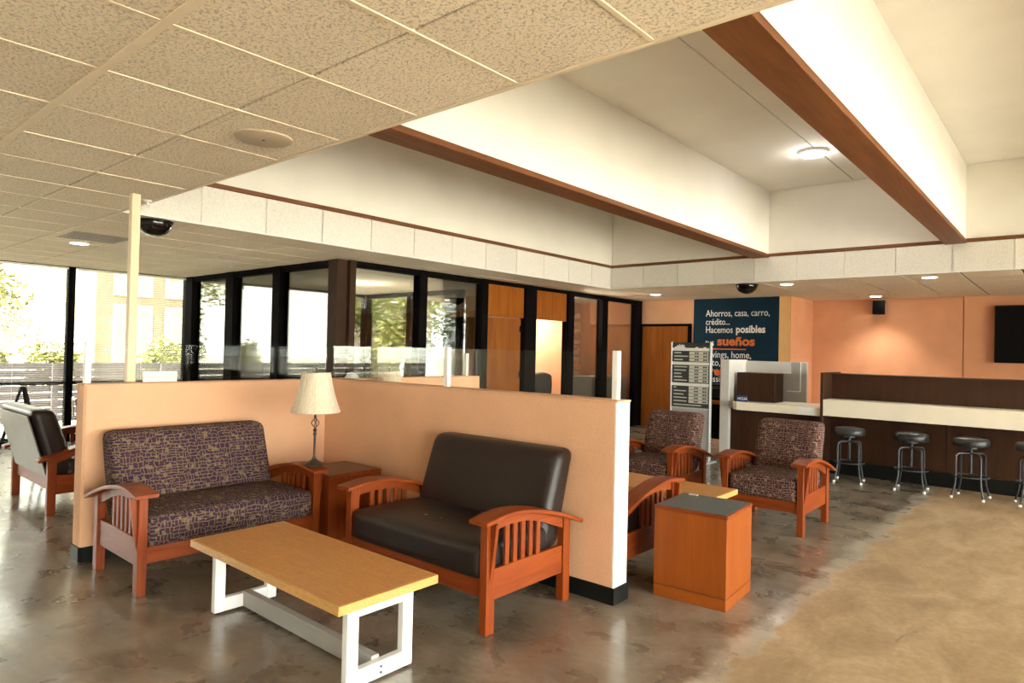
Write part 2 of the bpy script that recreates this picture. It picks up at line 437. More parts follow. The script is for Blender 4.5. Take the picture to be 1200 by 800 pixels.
# ---- low ceiling slab (four pieces round the raised opening) with tiles
ceil = struct(MB().box(XL, XR, YF, OY0-.04, ZC+.02, ZC+.08).box(XL, OX0-.065, OY0-.04, OY1+.065, ZC+.02, ZC+.08).box(OX1+.065, XR, OY0-.04, OY1+.065, ZC+.02, ZC+.08)
              .box(XL, XR, OY1+.065, YB, ZC+.02, ZC+.08).build('ceiling', 'seam_dark'), 'low suspended ceiling of fissured beige tiles')
TX, TY = .612, .5615
def tile_mesh(wx, wy, key={}):
    k = (round(wx, 3), round(wy, 3))
    if k not in key: key[k] = MB().box(-wx/2, wx/2, -wy/2, wy/2, 0, .02, .004).mesh('ceiling_tile', 'acoustic_tile', False)
    return key[k]
def tiles(x0, x1, y0, y1, xs, ys, bars=True):
    """tiles between the joint lines xs, ys clipped to the rectangle"""
    xs = [x0] + [x for x in xs if x0+.03 < x < x1-.03] + [x1]; ys = [y0] + [y for y in ys if y0+.03 < y < y1-.03] + [y1]
    for a, b in zip(xs, xs[1:]):
        for c, d in zip(ys, ys[1:]):
            inst('ceiling_tile', tile_mesh(b-a-(.008 if bars else .022), d-c-(.008 if bars else .014)), ceil, ((a+b)/2, (c+d)/2, ZC + random.uniform(-.0015, .0015)))
    for x in (xs[1:-1] if bars else ()): MB().box(x-.009, x+.009, y0+.01, y1-.01, ZC-.0025, ZC+.01).build('grid_bar', 'grid_bar', ceil, smooth=False)
LX = [-1.13 - TX*k for k in range(-6, 18)][::-1]
LY = [OY0 - TY*k for k in range(0, 10)][::-1] + [OY0 + .61*k for k in range(1, 20)]
tiles(XL, .71, -.2155, OY0, LX, LY)
tiles(XL, OX0, OY0, 4.85, LX, LY)
tiles(-6.98, OX0, 4.85, 12.2, [-6.68], LY)
tiles(OX0, .71, OY1, YB, LX, [OY1 + .61*k for k in range(1, 8)], False)
MB().box(XL, .71, .907-.016, .907+.016, ZC-.008, ZC+.005).build('main_rail', 'grid_bar', ceil, smooth=False)
MB().box(XL, XR, YF, -.2155, ZC, ZC+.02).box(.71, XR, -.2155, OY0, ZC, ZC+.02).box(.71, XR, OY1, YB, ZC, ZC+.02).box(XL, -6.98, 4.85, 12.2, ZC, ZC+.02).build('ceiling_board', 'acoustic_tile', ceil, smooth=False)

# ---- fascia of upright tiles round the opening
fas = struct(MB().box(OX0-.06, OX0-.015, OY0-.06, OY1+.06, ZC, ZB).box(OX0-.015, OX1, OY1+.015, OY1+.06, ZC, ZB)
             .box(OX0-.015, OX1, OY0-.06, OY0-.015, ZC+.01, ZB).box(OX1+.015, OX1+.06, OY0, OY1, ZC, ZB).build('wall_fascia', 'plaster'), 'upright band of pale tiles round the raised ceiling')
ys = [OY0] + [2.70 + .635*k for k in range(0, 11)] + [OY1]
ftl = {}
for a, b in zip(ys, ys[1:]):
    MB().box(OX0-.015, OX0, a+.004, b-.004, ZC, ZB-.035, .003).build('fascia_tile', 'fascia_tile', fas, smooth=False)
xs = [OX0] + [-5.466 + .61*k for k in range(0, 18)]
for a, b in zip(xs, xs[1:]):
    MB().box(a+.004, b-.004, OY1, OY1+.015, ZC, ZB-.035, .003).build('fascia_tile', 'fascia_tile', fas, smooth=False)
MB().box(OX0-.02, OX0+.006, OY0, OY1, ZC-.004, ZC+.012).box(OX0, OX1, OY1-.006, OY1+.02, ZC-.004, ZC+.012).build('corner_bead', 'paint_white', fas, smooth=False)
MB().box(-6.1, OX1, OY0-.004, OY0+.018, ZC-.004, ZC+.03).build('corner_bead', 'grid_bar', fas, smooth=False)
# ---- raised coffer
cof = struct(MB().box(OX0-.06, OX0-.01, OY0-.06, OY1+.06, ZB, ZT+.1).box(OX0, OX1+.06, OY1+.01, OY1+.06, ZB, ZT+.1)
             .box(OX0, OX1+.06, OY0-.06, OY0-.01, ZB, ZT+.1).box(OX1+.01, OX1+.06, OY0, OY1, ZB, ZT+.1).build('wall_coffer', 'plaster', smooth=False), 'cream plaster sides of the raised ceiling bays')
struct(MB().box(OX0-.025, OX0+.02, OY0, OY1, ZB-.035, ZB+.008, .004).build('trim_1', 'beam_y'), 'dark wood strip above the fascia tiles by the glass offices')
struct(MB().box(OX0-.025, OX1, OY1-.02, OY1+.025, ZB-.035, ZB+.008, .004).build('trim_2', 'beam_x'), 'dark wood strip above the far fascia tiles')
BX = [(-3.66, -3.42), (-1.275, -1.05), (1.1, 1.33), (3.48, 3.71)]
BL = ['wood-bottomed ceiling beam nearest the glass offices', 'wood-bottomed ceiling beam at upper right of the view', 'ceiling beam beyond the right edge of the view', 'ceiling beam nearest the right-hand windows']
for (a, b), lb in zip(BX, BL):
    bo = tag(MB().box(a+.012, b-.012, OY0-.01, OY1+.01, ZB, ZT).build('ceiling_beam', 'plaster', smooth=False), lb, 'beam', 'ceiling beams')
    MB().box(a, b, OY0-.01, OY1+.004, ZB-.045, ZB+.004, .004).build('wood_board', 'beam_y', bo)
edges = [OX0] + [x for p in BX for x in p] + [OX1]
top = struct(MB().box(OX0-.06, OX1+.06, OY0-.06, OY1+.06, ZT+.02, ZT+.10).build('ceiling_upper', 'seam_dark', smooth=False), 'upper ceiling inside the raised bays')
for i in range(0, len(edges), 2):
    a, b = edges[i], edges[i+1]; c = -2.31 if i == 2 else (a+b)/2
    MB().box(a-.02, c-.006, OY0, OY1, ZT, ZT+.02).build('ceiling_panel', 'plaster', top, smooth=False)
    MB().box(c+.006, b+.02, OY0, OY1, ZT, ZT+.02).build('ceiling_panel', 'plaster', top, smooth=False)
struct(MB().box(XL-.3, XR+.3, YF-.3, YB+.3, ZT+.15, ZT+.3).box(XL-.3, XL-.1, YF-.3, YB+.3, ZC+.1, ZT+.3).box(XR+.1, XR+.3, YF-.3, YB+.3, ZC+.1, ZT+.3)
       .box(XL-.3, XR+.3, YB+.1, YB+.3, ZC, ZT+.3).box(XL-.3, XR+.3, YF-.3, YF-.1, ZC, ZT+.3).build('ceiling_roof', 'roofing'), 'flat roof above the hall')

# ---- solid walls
YW = 12.2
struct(MB().box(-8.5, -3.92, YW, YB+.1, 0, ZC+.05).build('wall_far', 'paint_peach', smooth=False), 'peach wall with brown door and blue poster')
struct(MB().box(-3.92, -3.91, YW-.012, YB, 0, ZC+.05).build('wall_return', 'paint_orange', smooth=False), 'short orange return wall right of the poster')
struct(MB().box(-3.92, XR+.1, YB, YB+.1, 0, ZC+.05).build('wall_back', 'paint_orange', smooth=False), 'orange wall behind the bar counter')
struct(MB().box(XL, XR, YF-.1, YF, 0, ZC+.05).build('wall_rear', 'plaster', smooth=False), 'wall behind the viewer')
struct(MB().box(XR, XR+.1, YF, -3.25, 0, ZC+.05).box(XR, XR+.1, 10.85, YB, 0, ZC+.05).build('wall_right', 'plaster', smooth=False), 'solid wall on either side of the right-hand windows')
struct(MB().box(-1.492, -1.482, YB-.004, YB, .1, ZC).build('trim_3', 'beam_z', smooth=False), 'thin dark seam in the orange wall left of the television')
struct(MB().box(-7.1, -6.95, YW-.012, YW, 0, .11).build('baseboard_far', 'rubber_base', smooth=False))
struct(MB().box(-3.92, XR, YB-.012, YB, 0, .11).build('baseboard_back', 'rubber_base', smooth=False))

def glazed(name, label, axis, at, cuts, rails, z0=0, z1=ZC, mat='black_frame', depth=.12, panes=True, skip=(), gm='window_glass'):
    """window wall: upright mullions at cuts (a,b) along the wall, horizontal rails (z0,z1), one pane per bay"""
    root = sroot(name, label)
    def bx(a, b, d0, d1, za, zb, bev=0):
        return MB().box(at+d0, at+d1, a, b, za, zb, bev) if axis == 'y' else MB().box(a, b, at+d0, at+d1, za, zb, bev)
    for c in cuts: bx(c[0], c[1], -depth/2, depth/2, z0, z1, .004).build('mullion', c[2] if len(c) > 2 else mat, root, smooth=False)
    a0, a1 = cuts[0][1], cuts[-1][0]
    for i, (p, q) in enumerate(zip(cuts, cuts[1:])):
        if i in skip: continue
        for (za, zb) in rails: bx(p[1], q[0], -depth/2+.02, depth/2-.02, za, zb).build('rail', mat, root, smooth=False)
        if panes:
            rz = sorted(rails)
            for (r0, r1) in zip(rz, rz[1:]):
                bx(p[1]-.01, q[0]+.01, -.004, .004, r0[1]-.01, r1[0]+.01).build('pane', gm, root, smooth=False)
    return root
# exterior wall on the left
glazed('window_1', 'black-framed exterior window wall at the far left', 'y', XL,
       [(-3.5, -3.4)] + [(3.165-.045-1.65*k, 3.165+.045-1.65*k) for k in range(3, -1, -1)] + [(4.80, 5.0)], [(0, .10), (.84, .89), (2.565, ZC)], gm='tinted_glass')
glazed('window_2', 'exterior windows at the side of the glass office', 'y', XL, [(5.0, 5.05), (6.2, 6.28), (7.4, 7.48), (8.42, 8.62)], [(0, .10), (.84, .89), (2.53, ZC)], gm='film_glass')
glazed('window_3', 'exterior windows at the back of the glass office', 'x', 8.52, [(XL, -11.25), (-10.0, -9.88), (-8.62, -8.5)], [(0, .45), (2.5, ZC)])
glazed('window_4', 'large windows along the right side of the hall', 'y', XR, [(-1.2+2.0*k-.05, -1.2+2.0*k+.05) for k in range(-1, 7)], [(0, .1), (2.5, ZC)])
# glass office fronts
glazed('window_5', 'black-framed glass office front facing the left windows', 'x', 4.85, [(-11.25, -11.0), (-9.86, -9.62), (-8.5, -8.3), (-7.16, -6.965, 'brown_column')], [(0, .10), (2.50, ZC)], depth=.15)
wb = glazed('window_6', 'black-framed glass office front running to the far wall', 'y', -6.98,
       [(4.93, 5.02, 'brown_column'), (6.08, 6.225), (7.34, 7.48), (8.39, 8.68), (9.585, 9.77), (10.70, 10.89), (11.98, 12.2)], [(0, .10), (2.50, ZC)], depth=.14, skip=(2, 3))
for a, b in ((7.48, 8.39), (8.68, 9.585)):
    MB().box(-7.0, -6.96, a, b, 2.03, 2.52).build('transom_panel', 'oak_door_z', wb, smooth=False)
    MB().box(-7.04, -6.92, a, b, 2.52, ZC).build('rail', 'black_frame', wb, smooth=False)
# open door leaf of the first office
d1 = sroot('door_1', 'brown wooden office door standing open behind the glass', (-7.0, 8.37, 0))
d1.rotation_euler = (0, 0, math.radians(-134))
MB().box(0, .88, -.045, 0, .01, 2.02, .003).build('door_leaf', 'oak_door_z', d1)
for z in (.25, 1.05, 1.8): MB().box(-.015, .02, -.002, .012, z, z+.1).build('hinge', 'black_frame', d1)
MB().tube([(.82, -.045, 1.0), (.82, -.09, 1.0), (.72, -.09, 1.0)], .009).build('door_handle', 'chrome', d1)
# office inner walls
struct(MB().box(-8.5, -8.4, 8.6, YW, 0, ZC).build('wall_office_inner', 'paint_peach', smooth=False), 'yellow inner wall of the second office')
struct(MB().box(-8.4, -7.02, 8.49, 8.58, 0, ZC).build('wall_office_divider', 'paint_orange', smooth=False), 'wall between the two offices')
struct(MB().box(-8.4, -7.1, YW-.05, YW-.01, 0, ZC).build('wall_office_far', 'paint_orange', smooth=False), 'orange end wall of the second office')
# brown door beside the poster
d2 = sroot('door_2', 'closed brown door in a black frame left of the blue poster', (0, 0, 0))
MB().box(-6.88, -5.86, YW-.03, YW-.003, .01, 2.05, .002).build('door_leaf', 'oak_door_z', d2)
for a, b, c, d in ((-6.94, -6.88, 0, 2.10), (-5.86, -5.80, 0, 2.10), (-6.94, -5.80, 2.05, 2.10)):
    MB().box(a, b, YW-.06, YW, c, d).build('door_frame', 'black_frame', d2, smooth=False)
MB().tube([(-5.95, YW-.03, 1.0), (-5.95, YW-.09, 1.0), (-6.06, YW-.09, 1.0)], .01).build('door_handle', 'chrome', d2)

# ---- blinds in the office window facing left and the exterior window
def blind(x0, x1, y, z0, z1, tilt, label, turn=False):
    r = thing('venetian_blind', label, 'blind', (y, (x0+x1)/2, z1) if turn else ((x0+x1)/2, y, z1), PI/2 if turn else 0, 'venetian blinds'); hw = (x1-x0)/2
    MB().box(-hw, hw, -.02, .02, -.03, 0, .002).build('head_rail', 'slat_white', r, smooth=False)
    mb = MB(); n = int((z1-z0-.05)/.027); s, c = math.sin(tilt)*.012, math.cos(tilt)*.012
    for i in range(n):
        z = -.05-i*.027; o = len(mb.v)
        mb.v += [Vector((-hw, -c, z-s)), Vector((hw, -c, z-s)), Vector((hw, c, z+s)), Vector((-hw, c, z+s))]
        mb.v += [Vector((-hw, -c, z-s+.001)), Vector((hw, -c, z-s+.001)), Vector((hw, c, z+s+.001)), Vector((-hw, c, z+s+.001))]
        mb.f += [[o+3, o+2, o+1, o], [o+4, o+5, o+6, o+7], [o, o+1, o+5, o+4], [o+1, o+2, o+6, o+5], [o+2, o+3, o+7, o+6], [o+3, o, o+4, o+7]]
    sl = mb.build('slats', 'slat_white', r, smooth=False); sl['kind'] = 'stuff'
    MB().tube([(hw*.15, .0, -.03), (hw*.15, 0, z0-z1)], .0015, 5).build('ladder_cord', 'slat_white', r)
    MB().box(-hw, hw, -.012, .012, z0-z1, z0-z1+.015).build('bottom_rail', 'slat_white', r, smooth=False)
blind(1.60, 3.10, XL+.10, .12, 2.56, .0, 'open venetian blind in the leftmost window in view', True)
blind(3.23, 4.78, XL+.10, .12, 2.56, .0, 'open venetian blind in the exterior window behind the cream post', True)
blind(-8.28, -7.18, 4.97, .12, 2.49, .10, 'open venetian blind in the office pane beside the brown column')
blind(-9.6, -8.52, 4.97, .12, 2.49, .0, 'open venetian blind in the middle pane of the office front')
blind(-10.98, -9.88, 4.97, .12, 2.49, .0, 'open venetian blind in the office pane next to the outer wall')

# ================================================================== PARTITIONS
HP = 1.20
pw = thing('partition', 'low peach partition wall behind the black loveseat', 'partition')
MB().box(-5.10, -2.10, 3.405, 3.555, .0, HP, .004).build('panel', 'paint_peach', pw, smooth=False)
MB().box(-2.10, -2.085, 3.405, 3.555, .0, HP, .003).build('end_cap', 'paint_white', pw, smooth=False)['label'] = 'white end cap'
MB().box(-5.10, -2.08, 3.40, 3.56, HP, HP+.012, .003).build('top_cap', 'paint_peach', pw, smooth=False)
MB().box(-5.05, -2.079, 3.397, 3.405, 0, .10).box(-2.085, -2.077, 3.397, 3.563, 0, .10).box(-5.05, -2.079, 3.555, 3.563, 0, .10).build('baseboard', 'rubber_base', pw, smooth=False)['label'] = 'black rubber base'
pv = thing('partition', 'low peach partition wall behind the patterned loveseat', 'partition')
MB().prism([(-5.10, 5.4), (-5.10, 1.535), (-5.115, 1.52), (-5.25, 1.52), (-5.25, 5.4)], 'z', 0, HP-.01).build('panel', 'paint_peach', pv, smooth=False)
MB().box(-5.253, -5.097, 1.517, 5.4, HP-.01, HP+.002, .003).build('top_cap', 'paint_peach', pv, smooth=False)
MB().prism([(-5.092, 3.39), (-5.092, 1.532), (-5.110, 1.512), (-5.258, 1.512), (-5.258, 3.39)], 'z', 0, .10).build('baseboard', 'rubber_base', pv, smooth=False)['label'] = 'black rubber base'

# clear screens standing on the partitions
sc1 = thing('acrylic_screen', 'clear screen on white posts above the partition behind the black loveseat', 'screen')
for x in (-2.14, -3.62): MB().box(x-.02, x+.02, 3.46, 3.50, HP+.012, 1.51, .003).build('post', 'paint_white', sc1)
for a, b in ((-5.1, -3.64), (-3.60, -2.16)): MB().box(a, b, 3.477, 3.483, HP+.02, 1.50).build('pane', 'acrylic', sc1, smooth=False)
sc2 = thing('acrylic_screen', 'clear screen on white posts above the partition behind the patterned loveseat', 'screen')
for y in (1.555, ): MB().box(-5.195, -5.155, y-.02, y+.02, HP+.002, 1.49, .003).build('post', 'paint_white', sc2)
MB().box(-5.178, -5.172, 1.58, 3.46, HP+.01, 1.48).build('pane', 'acrylic', sc2, smooth=False)
sc3 = thing('acrylic_screen', 'clear screen on the far continuation of the partition', 'screen')
MB().box(-5.195, -5.155, 5.24, 5.28, HP+.002, 1.45, .003).build('post', 'paint_white', sc3)
MB().box(-5.178, -5.172, 3.9, 5.23, HP+.01, 1.44).build('pane', 'acrylic', sc3, smooth=False)
po = tag(MB().box(-5.30, -5.245, 1.83, 1.89, 0, ZC, .004).build('ceiling_post', 'pole_cream'), 'slim cream post rising to the ceiling behind the partition', 'post')
pn = tag(MB().box(-5.30, -5.29, 1.92, 2.16, 1.19, 1.27).build('paper_notice', 'print_white', smooth=False), 'white paper notice standing on the partition behind the cream post', 'notice')
pn.location = (.1, 0, .012)

# ================================================================== SEATING
def armz(y):
    P = [(-.05, .606), (0, .613), (.1, .628), (.18, .632), (.3, .622), (.48, .588), (.65, .537), (.82, .478)]
    for (a, za), (b, zb) in zip(P, P[1:]):
        if y <= b: return za + (zb-za)*max(0, (y-a))/(b-a)
    return P[-1][1]
def make_seat(name, label, cat, W, uph, group, back_mat=None, wd='cherry_'):
    t = thing(name, label, cat, group=group); hw = W/2
    for s in (-1, 1):
        xc = s*(hw-.026)
        MB().box(xc-.026, xc+.026, 0, .067, 0, .60, .003).build('front_leg', wd+'z', t)
        MB().box(xc-.026, xc+.026, .68, .745, 0, .505, .003).build('rear_leg', wd+'z', t)
        n = 16; yy = [-.05 + .87*i/n for i in range(n+1)]
        prof = [(y, armz(y)-.024) for y in yy] + [(y, armz(y)) for y in yy[::-1]]
        MB().prism(prof, 'x', xc-.066, xc+.066, .004).build('arm_rest', wd+'y', t)
        yy = [.067 + .613*i/n for i in range(n+1)]
        prof = [(y, armz(y)-.024-.045-.02*abs(y-.37)/.3) for y in yy] + [(y, armz(y)-.0235) for y in yy[::-1]]
        MB().prism(prof, 'x', xc-.014, xc+.014).build('arm_rail', wd+'y', t, smooth=False)
        MB().box(xc-.014, xc+.014, .067, .68, .170, .335, .003).build('side_rail', wd+'y', t)
        for k in range(5):
            y = .165 + .068*k
            MB().box(xc-.009, xc+.009, y, y+.034, .33, armz(y)-.055, .002).build('slat', wd+'z', t, smooth=False)
        o = xc + s*.026
        MB().prism([(o, .585), (o+s*.042, .585), (o+s*.036, .53), (o+s*.024, .44), (o+s*.012, .34), (o, .265)], 'y', .022, .044).build('corbel', wd+'z', t, smooth=False)
    MB().box(-hw+.052, hw-.052, .012, .040, .185, .285, .003).build('front_rail', wd+'x', t)
    MB().box(-hw+.052, hw-.052, .69, .715, .20, .30, .003).build('rear_rail', wd+'x', t)
    MB().cushion(0, .30, .365, hw-.055, .305, .095, .045, .022, None, .006).build('seat_cushion', uph, t)
    def lean(p):
        k = (p.z + .295)/.59
        p.y += .165*k - .02
        if p.y < 99: p.y += -.03*(1-k)*(1 if p.y < 0.05 else 0)
        return p
    MB().cushion(0, .635, .60, hw-.056, .092, .297, .06, 0, lean, .012).build('back_cushion', uph, t)
    if back_mat:
        MB().prism([(.722, .31), (.732, .31), (.885, .845), (.875, .845)], 'x', -hw+.085, hw-.085).build('back_panel', back_mat, t, smooth=False)
    return t
sofa_b = make_seat('loveseat', 'dark brown vinyl loveseat with slatted cherry arms in front of the partition', 'loveseat', 1.24, 'vinyl', 'slatted-arm loveseats')
sofa_b.location = (-2.957, 2.565, 0)
for dx, dy, a in ((-.08, .20, .3), (.05, .22, 1.2)):
    MB().box(-.014, .014, -.004, .004, 0, .002, mtx=Matrix.Translation((dx, dy, .478)) @ Matrix.Rotation(a, 4, 'Z')).build('scuff_mark', 'print_cream', sofa_b, smooth=False)
sofa_s = make_seat('loveseat', 'purple and olive patterned fabric loveseat beside the table lamp', 'loveseat', 1.22, 'fabric_purple', 'slatted-arm loveseats')
sofa_s.location = (-4.165, 2.150, 0); sofa_s.rotation_euler = (0, 0, PI/2)
sofa_o = dup(sofa_b, (-2.80, 4.395, 0), PI, 'cherry-armed loveseat backed against the far side of the partition')
for ch in list(sofa_o.children):
    if ch.name.startswith('scuff'): bpy.data.objects.remove(ch)
sofa_g = make_seat('loveseat', 'black vinyl loveseat seen from behind, left of the partition end', 'loveseat', 1.16, 'vinyl', 'slatted-arm loveseats', 'vinyl_backing')
sofa_g.location = (-7.22, 2.47, 0); sofa_g.rotation_euler = (0, 0, PI)
ch_r = make_seat('armchair', 'patterned brown armchair on the right, in front of the bar stools', 'armchair', .70, 'fabric_brown', 'slatted-arm armchairs')
ch_r.location = (-2.075, 5.765, 0)
ch_l = dup(ch_r, (-3.21, 5.66, 0), 0, 'patterned brown armchair on the left, in front of the rate board')

# ================================================================== TABLES
def coffee(loc, label):
    t = thing('coffee_table', label, 'table', loc, 0, 'maple coffee tables'); L, D = 1.385, .56
    top_ = MB().box(-L/2+.012, L/2-.012, -D/2+.012, D/2-.012, .381, .4205, .001).build('table_top', 'maple_top', t, smooth=False)
    for a, b, c, d in ((-L/2, L/2, -D/2, -D/2+.012), (-L/2, L/2, D/2-.012, D/2), (-L/2, -L/2+.012, -D/2+.012, D/2-.012), (L/2-.012, L/2, -D/2+.012, D/2-.012)):
        MB().box(a, b, c, d, .38, .42, .0015).build('edge_band', 'maple_edge', top_, smooth=False)
    for s in (-1, 1):
        x = s*(L/2-.085); bm = MB()
        bm.box(x-.02, x+.02, -.185, -.125, .012, .38, .003).box(x-.02, x+.02, .125, .185, .012, .38, .003).box(x-.02, x+.02, -.125, .125, .012, .085, .003).box(x-.02, x+.02, -.125, .125, .318, .38, .003)
        fr = bm.build('leg_frame', 'white_metal', t, smooth=False)
        for z in (.035, .062): MB().lathe([(0, .004), (.006, .004), (.006, 0)], 8, mtx=Matrix.Translation((x+s*.02, 0, z)) @ Matrix.Rotation(s*PI/2, 4, 'Y')).build('bolt', 'stool_steel', fr)
        for y in (-.16, .16): MB().lathe([(.012, .013), (.014, 0), (0, 0)], 10, (x, y, 0)).build('glide', 'plastic_black', fr)
    MB().box(-L/2+.105, L/2-.105, -.022, .022, .012, .10, .003).build('stretcher', 'panel_grey', t, smooth=False)
    return t
coffee((-3.005, 1.915, 0), 'maple-topped coffee table with white frame legs in the foreground')
coffee((-2.77, 4.98, 0), 'maple-topped coffee table between the armchairs and the cube table')

def cube_table(loc, rz, label, w, d, h, top_mat, body='veneer_z'):
    t = thing('cube_table', label, 'table', loc, rz, 'cube side tables')
    MB().box(-w/2, w/2, -d/2, d/2, .075, h-.022, .003).build('body', body, t, smooth=False)
    MB().box(-w/2+.004, w/2-.004, -d/2+.004, d/2-.004, .068, .076).build('groove', 'dark_veneer', t, smooth=False)
    MB().box(-w/2, w/2, -d/2, d/2, 0, .069, .003).build('plinth', body if body.endswith('er') else 'veneer_x', t, smooth=False)
    MB().box(-w/2-.003, w/2+.003, -d/2-.003, d/2+.003, h-.022, h-.002, .003).build('top_edge', 'cherry_x' if body != 'dark_veneer' else body, t, smooth=False)
    MB().box(-w/2+.012, w/2-.012, -d/2+.012, d/2-.012, h-.003, h+.001).build('top_inlay', top_mat, t, smooth=False)
    return t
cube_table((-1.79, 3.985, 0), math.radians(4), 'orange veneer cube table with grey laminate top beside the partition end', .455, .47, .56, 'laminate_grey')
cube_table((-4.385, 3.055, 0), 0, 'dark cherry cube table in the corner between the two loveseats', .48, .47, .55, 'dark_veneer', 'cherry_z')
cube_table((-4.86, 3.86, 0), 0, 'cube table behind the partition under the second lamp', .44, .46, .60, 'dark_veneer', 'cherry_z')
nt_ = tag(MB().box(-.03, .03, -.012, .012, 0, .004).build('paper_slip', 'print_white', loc=(-1.945, 4.165, .562), rz=.1, smooth=False), 'small white paper slip on the grey-topped cube table', 'paper')

# ================================================================== LAMPS
def lamp(loc, label, rz=0):
    t = thing('table_lamp', label, 'lamp', loc, rz, 'table lamps')
    MB().lathe([(0, 0), (.072, 0), (.074, .008), (.066, .016), (.045, .026), (.022, .040), (.013, .055), (.010, .07)], 24).build('base', 'brass_pewter', t)
    MB().lathe([(.0, .06), (.0085, .06), (.0085, .215), (.014, .222), (.014, .232), (.008, .24), (.012, .25), (.016, .258), (.007, .268), (.006, .275), (0, .275)], 12).build('stem', 'brass_pewter', t)
    cage = MB()
    for k in range(4):
        a = k*PI/2
        cage.tube([(math.cos(a + 1.6*i/10)*.026*math.sin(PI*i/10)+.001, math.sin(a + 1.6*i/10)*.026*math.sin(PI*i/10), .27+.075*i/10) for i in range(11)], .0035, 6)
    cage.build('twisted_cage', 'brass_pewter', t)
    MB().lathe([(0, .34), (.008, .34), (.012, .35), (.007, .365), (.014, .378), (.014, .40), (.004, .405), (.004, .70), (.007, .705), (.007, .712), (0, .718)], 12).build('socket_and_finial', 'brass_pewter', t)
    seg = 40; mb = MB(); prof = [(.172, .385), (.176, .388), (.152, .45), (.130, .52), (.112, .60), (.100, .668), (.103, .675), (.096, .672), (.108, .60), (.126, .52), (.148, .45), (.168, .39), (.172, .385)]
    mb.lathe(prof, seg); sh = mb.build('lamp_shade', 'shade_cloth', t)
    mb = MB()
    for k in range(8):
        a = 2*PI*k/8
        mb.tube([((r+.001)*math.cos(a), (r+.001)*math.sin(a), z) for r, z in prof[1:6]], .002, 5)
    mb.build('shade_ribs', 'shade_cloth', sh)
    MB().tube([(-.1, 0, .672), (.1, 0, .672)], .002, 5).build('harp', 'brass_pewter', t)
    return t
lamp((-4.23, 2.745, .628), 'pewter table lamp with flared beige shade at the corner of the loveseats', .2)
lamp((-4.91, 3.97, .601), 'beige-shaded table lamp half hidden behind the partition', .5)
tag(MB().lathe([(0, .055), (.02, .05), (.05, .03), (.072, 0), (0, 0)], 16).build('white_cloth', 'cloth_white', loc=(-5.175, 3.74, HP+.003)), 'white cloth heap seen just above the partition', 'cloth')

# ================================================================== BAR AND STOOLS
bar = thing('bar_counter', 'dark wood bar counter with thick cream front edge along the orange wall', 'counter')
BXL, BXR = -2.46, 3.6
MB().box(BXL, BXR, 8.95, 9.33, .76, .965, .003).build('counter_top', 'worktop', bar, smooth=False)
MB().box(BXL, BXR, 9.35, 9.40, 0, 1.275).build('back_panel', 'walnut_z', bar, smooth=False)
MB().box(BXL-.035, BXL, 8.95, 9.75, 0, 1.305, .002).build('end_panel', 'walnut_z', bar, smooth=False)
for a, b in zip([BXL, -1.18, .1, 1.4, 2.5], [-1.18, .1, 1.4, 2.5, BXR]):
    MB().box(a+.004, b-.004, 9.30, 9.35, .165, .76).build('front_panel', 'walnut_z', bar, smooth=False)
MB().box(BXL, BXR, 9.27, 9.35, 0, .165).build('kick_board', 'rubber_base', bar, smooth=False)
MB().box(BXL, BXR, 9.30, 9.75, 1.275, 1.29).build('cap_rail', 'walnut_x', bar, smooth=False)

def stool():
    t = thing('bar_stool', 'round black stool', 'stool', group='bar stools')
    MB().lathe([(0, .565), (.165, .565), (.172, .575), (.175, .60), (.170, .635), (.155, .650), (.10, .660), (0, .662)], 32).build('seat', 'stool_vinyl', t)
    MB().lathe([(0, .535), (.06, .535), (.06, .566), (0, .566)], 16).build('seat_plate', 'stool_steel', t)
    MB().lathe([(0, .27), (.016, .27), (.016, .54), (0, .54)], 12).build('screw_post', 'stool_steel', t)
    for k in range(2):
        a = PI/4 + k*PI/2; c, s = math.cos(a), math.sin(a)
        pth = [(.205, .012), (.195, .05), (.172, .13), (.162, .20), (.160, .44)] + [(.160-.045*(1-math.cos(PI/2*i/4)), .44+.045*math.sin(PI/2*i/4)) for i in range(1, 5)]
        full = [(r*c, r*s, z) for r, z in pth] + [(-r*c, -r*s, z) for r, z in pth[::-1]]
        MB().tube(full, .0105, 8).build('leg_frame', 'stool_steel', t)
        for sg in (-1, 1): MB().lathe([(0, 0), (.016, 0), (.015, .022), (0, .026)], 10, (sg*.207*c, sg*.207*s, 0)).build('foot', 'foot_white', t)
    MB().tube([(.168*math.cos(2*PI*i/28), .168*math.sin(2*PI*i/28), .235) for i in range(28)], .0085, 8, True).build('foot_ring', 'stool_steel', t)
    return t
st = stool()
for i, (x, lb) in enumerate(((-2.11, 'round black bar stool nearest the end of the bar, behind the armchair'), (-1.455, 'second round black bar stool from the end of the bar'),
                             (-.89, 'third round black bar stool from the end of the bar'), (-.335, 'round black bar stool cut by the right edge of the photo'))):
    rz = (.12, .05, -.1, .2)[i]
    if i == 0: st.location = (x, 8.80, 0); st.rotation_euler = (0, 0, rz); st['label'] = lb
    else: dup(st, (x, 8.80 + .02*(i == 3), 0), rz, lb)

